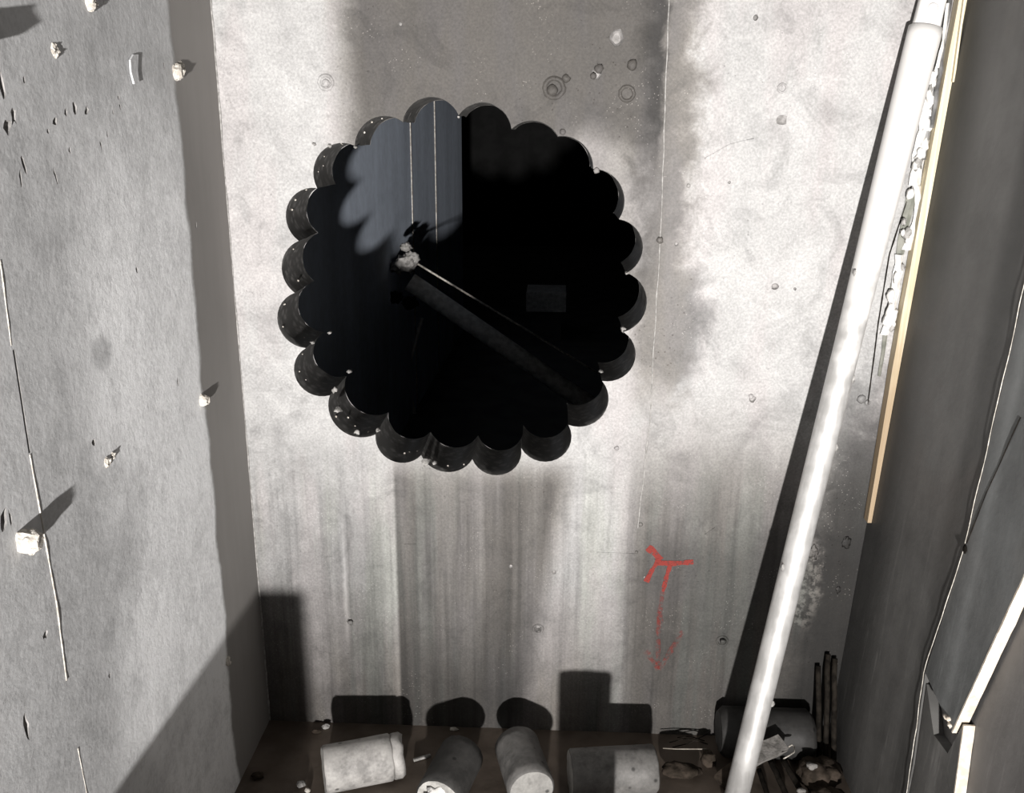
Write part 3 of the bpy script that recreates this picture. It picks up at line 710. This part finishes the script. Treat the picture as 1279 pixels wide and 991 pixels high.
for k, (pp, w0, w1) in enumerate([([(1168,100),(1161,140),(1153,185),(1146,232)], .0095, .011), ([(1149,232),(1153,255),(1148,280),(1137,312)], .0075, .009), ([(1128,318),(1123,352),(1119,385),(1109,418)], .008, .0085)]):
    px_strip([(a - 4, b) for a, b in pp], -0.006, w0, w1, 'filler_bead', M['foam'], fl, 31 + k, 0.010)
for k in range(30):
    a = rng.random(); px = 1167 - 58*a + rng.uniform(-5, 5); py = 90 + 325*a; r = rng.uniform(.004, .0085)
    link('filler_lump', lump(on_back(px, py, -0.012), (r, .007, r*1.7), 300+k, 0.6, 2), M['foam'] if k % 5 else M['wallbit'], fl)
settle(fl)
gv = empty('grey_sealant_strip', (0.64, -0.004, 0.85)); tag(gv, 'thin grey-green sealant strip running down the wall just right of the pole', 'sealant')
px_strip([(1140,236),(1127,300),(1111,390),(1098,470)], -0.003, 0.010, 0.003, 'sealant_bead', M['sealant'], gv, 6)
fin([on_back(1141,226,-.003), on_back(1111,318,-.003), on_back(1097,404,-.003), on_back(1084,505,-.003)], 0.0014, 0.0006, 'dark_joint', M['iron'], gv, 8)
settle(gv)

# ---- rubble and oddments in the right corner
def shard(pts_px, z0, tilt, name, label, mat, seed, group=None, th=0.012, cat='rubble'):
    """flat broken piece: outline at rising heights"""
    bm = bmesh.new(); top_ = [on_level(px, py, z) for px, py, z in pts_px]
    a = [bm.verts.new(p) for p in top_]; nr = (top_[1]-top_[0]).cross(top_[2]-top_[0]).normalized()
    if nr.z < 0: nr = -nr
    b = [bm.verts.new(p - nr*th) for p in top_]
    bm.faces.new(a); bm.faces.new(b)
    for i in range(len(a)): bm.faces.new((a[i], a[(i+1)%len(a)], b[(i+1)%len(a)], b[i]))
    bmesh.ops.subdivide_edges(bm, edges=bm.edges[:], cuts=2, use_grid_fill=True)
    for v in bm.verts: v.co += Vector((noise.noise(v.co*60), noise.noise(v.co*60+Vector((5,0,0))), noise.noise(v.co*60+Vector((0,5,0))))) * 0.0022
    o = link(name, bm, mat, None, smooth=False); tag(o, label, cat, group); return o
shard([(941,930,.094),(972,918,.104),(985,936,.090),(942,957,.076)], 0, 0, 'mortar_slab', 'flat grey broken mortar slab lying on rubble just right of the pole foot', M['rub'], 1)
shard([(893,968,.020),(916,950,.034),(928,958,.030),(922,986,.014),(905,984,.012)], 0, 0, 'mortar_slab', 'brown angular mortar piece lying just left of the pole foot', M['dirty'], 2)
def rod(p0, p1, r, label, seed, name='steel_rod', mat='iron', group='rods in the right corner'):
    p0, p1 = Vector(p0), Vector(p1)
    o = link(name, tube([p0.lerp(p1, k/6) + Vector((noise.noise(Vector((seed, k*.7, 0))), noise.noise(Vector((seed, k*.7, 3))), 0))*0.002 for k in range(7)], r, 10), M[mat]); tag(o, label, 'rod', group); return o
for k, (a, b, za, zb, r, lab) in enumerate([((962,950),(985,1000),.030,.012,.0065,'dark steel rod end in the right corner rubble, nearest the pole'),
        ((978,948),(1003,994),.030,.014,.0068,'dark steel rod end in the right corner rubble with a pale tip'),
        ((948,962),(962,1004),.020,.010,.0055,'short dark rod end poking out right beside the pole foot')]):
    rod(on_level(*a, z=za), on_level(*b, z=zb), r, lab, k)
q = on_level(1001, 988, 0.022); tag(link('mortar_crumb', lump(q, (.010,.006,.006), 7, .4), M['rub']), 'small pale mortar crumb on the rod tip in the right corner', 'rubble')
for k, (x0, x1, z1, lab) in enumerate([(0.612, 0.610, 0.20, 'dark upright rod in the right corner, shortest of three'), (0.624, 0.628, 0.23, 'dark upright rod in the right corner, middle of three'), (0.640, 0.644, 0.22, 'dark upright rod in the right corner, nearest the plywood')]):
    rod((x0, -0.085 - 0.006*k, 0.004), (x1, -0.012, z1), 0.006, lab, 20+k)
def heap(px, py, z, r, seed, label, mat='dirty', name='concrete_lump', cat='rubble'):
    q = on_level(px, py, z); o = link(name, lump(q, r, seed, 0.38, 3, 1.5), M[mat], None); tag(o, label, cat); return o
heap(1023, 967, 0.030, (0.048, 0.040, 0.032), 11, 'largest brown concrete lump in the corner beside the plywood')
heap(1035, 1000, 0.022, (0.040, 0.030, 0.024), 12, 'brown concrete lump at the bottom edge below the largest lump')
heap(885, 948, 0.014, (0.016, 0.016, 0.016), 14, 'small round brown lump at the wire end left of the pole')
heap(850, 962, 0.012, (0.040, 0.022, 0.014), 15, 'low dark lump of mud between the half-shadowed core and the pole')
heap(1014, 957, 0.062, (0.012, 0.008, 0.006), 16, 'pale chip lying on top of the largest brown lump', 'rub', 'mortar_crumb')
heap(322, 969, 0.006, (0.014, 0.010, 0.007), 17, 'small flat pebble on the bare floor beside the left wall', 'dirty', 'pebble')
heap(376, 980, 0.006, (0.009, 0.008, 0.007), 18, 'grey pebble touching the left end of the pale core', 'wallbit', 'pebble')
heap(384, 988, 0.004, (0.006, 0.005, 0.005), 19, 'tiny pale pebble below the left end of the pale core', 'mortar', 'pebble')
heap(407, 908, 0.005, (0.010, 0.006, 0.006), 20, 'pale crumb at the foot of the wall behind the pale core', 'wallbit', 'mortar_crumb')
heap(395, 914, 0.004, (0.012, 0.005, 0.005), 21, 'flat brown crumb at the foot of the wall near the left corner', 'dirty', 'mortar_crumb')
heap(567, 911, 0.004, (0.010, 0.004, 0.004), 22, 'light crumb against the wall behind the dark end-on core', 'mortar', 'mortar_crumb')
p0, p1 = on_level(517, 949, .006), on_level(537, 943, .006)
o = link('wood_sliver', box((-0.020, -0.003, 0), (0.020, 0.003, 0.006), 0.0012), M['wallbit'], None, smooth=False)
o.location = ((p0.x+p1.x)/2, (p0.y+p1.y)/2, 0.001); o.rotation_euler = (0, 0, math.atan2(p1.y-p0.y, p1.x-p0.x)); tag(o, 'short pale sliver lying on the mud between the first two cores', 'sliver')
wpts = [on_level(px, py, z) for px, py, z in ((828,935,.022),(845,936,.026),(865,936,.026),(882,936,.024),(890,942,.016))]
tag(link('wire', tube(wpts, 0.0014, 6), M['wire']), 'thin pale wire stretched low along the wall foot left of the pole', 'wire')
for k, pp in enumerate([((836,928,.012),(855,923,.02),(872,926,.016),(884,930,.008)), ((840,934,.006),(860,929,.014),(876,921,.020),(884,917,.018)), ((846,922,.014),(862,920,.018),(880,926,.010))]):
    tag(link('tie_wire', tube([on_level(*p) for p in pp], 0.0013, 5), M['iron']), ('dark curled tie wire at the wall foot, topmost where it arches highest', 'dark curled tie wire at the wall foot, lying closest to the pale wire', 'short dark tie wire at the wall foot, touching the concrete')[k], 'wire', 'dark tie wires')
cl = [on_level(px, py, .090) for px, py in ((984,934),(989,931),(992,933),(992,940),(986,944),(979,948))]
tag(link('wire_clip', tube(cl, 0.0014, 6), M['mortar']), 'small white bent wire loop at the right edge of the grey mortar slab', 'wire clip')

# ---- beyond the opening: a prop leaning on the far wall, a hanging cable, a box
fp_ = empty('leaning_prop', (0.28, 2.0, 0)); tag(fp_, 'dim tubular prop leaning diagonally in the dark room behind the opening', 'prop')
pa, pb = on_back(512, 352, 2.0), on_back(728, 500, 2.0); pb = pb + (pb - pa).normalized()*0.08
link('tube', tube([pa, pb], 0.040, 18), M['foam'], fp_)
pc, pe = on_back(522, 330, 1.95), on_back(748, 467, 1.95)
link('guy_wire', tube([pc, pe], 0.0045, 8), M['mortar'], fp_)
for k, (px, py, r) in enumerate([(508,328,.042),(497,333,.030),(515,322,.030),(507,309,.022),(494,372,.03),(512,378,.03)]):
    link('mortar_clod', lump(on_back(px, py, 1.98), (r, r, r*0.8), 400+k, 0.7, 3, 2.6), M['wallbit'] if k < 4 else M['iron'], fp_)
settle(fp_)
cb = [on_back(px, py, 2.4) for px, py in ((527,398),(518,430),(510,460),(514,500),(524,545),(526,600))]
tag(link('hanging_cable', tube(cb, 0.009, 6), M['foam']), 'thin dim cable hanging in the dark lower left of the opening', 'cable')
bx = link('pale_box', box((-0.13, -0.15, 0), (0.13, 0.15, 0.13), 0.004), M['foam'], None, smooth=False)
bq = on_back(682, 390, 4.0); bx.location = (bq.x, 4.15, bq.z)
pl = link('dark_plinth', box((bq.x - 0.1, 4.05, 0.0), (bq.x + 0.1, 4.25, bq.z)), M['far_dark'], None, smooth=False); tag(pl, 'dark plinth under the faint pale box in the room behind the opening', 'plinth')
tag(bx, 'faint pale box deep in the dark behind the opening', 'box')
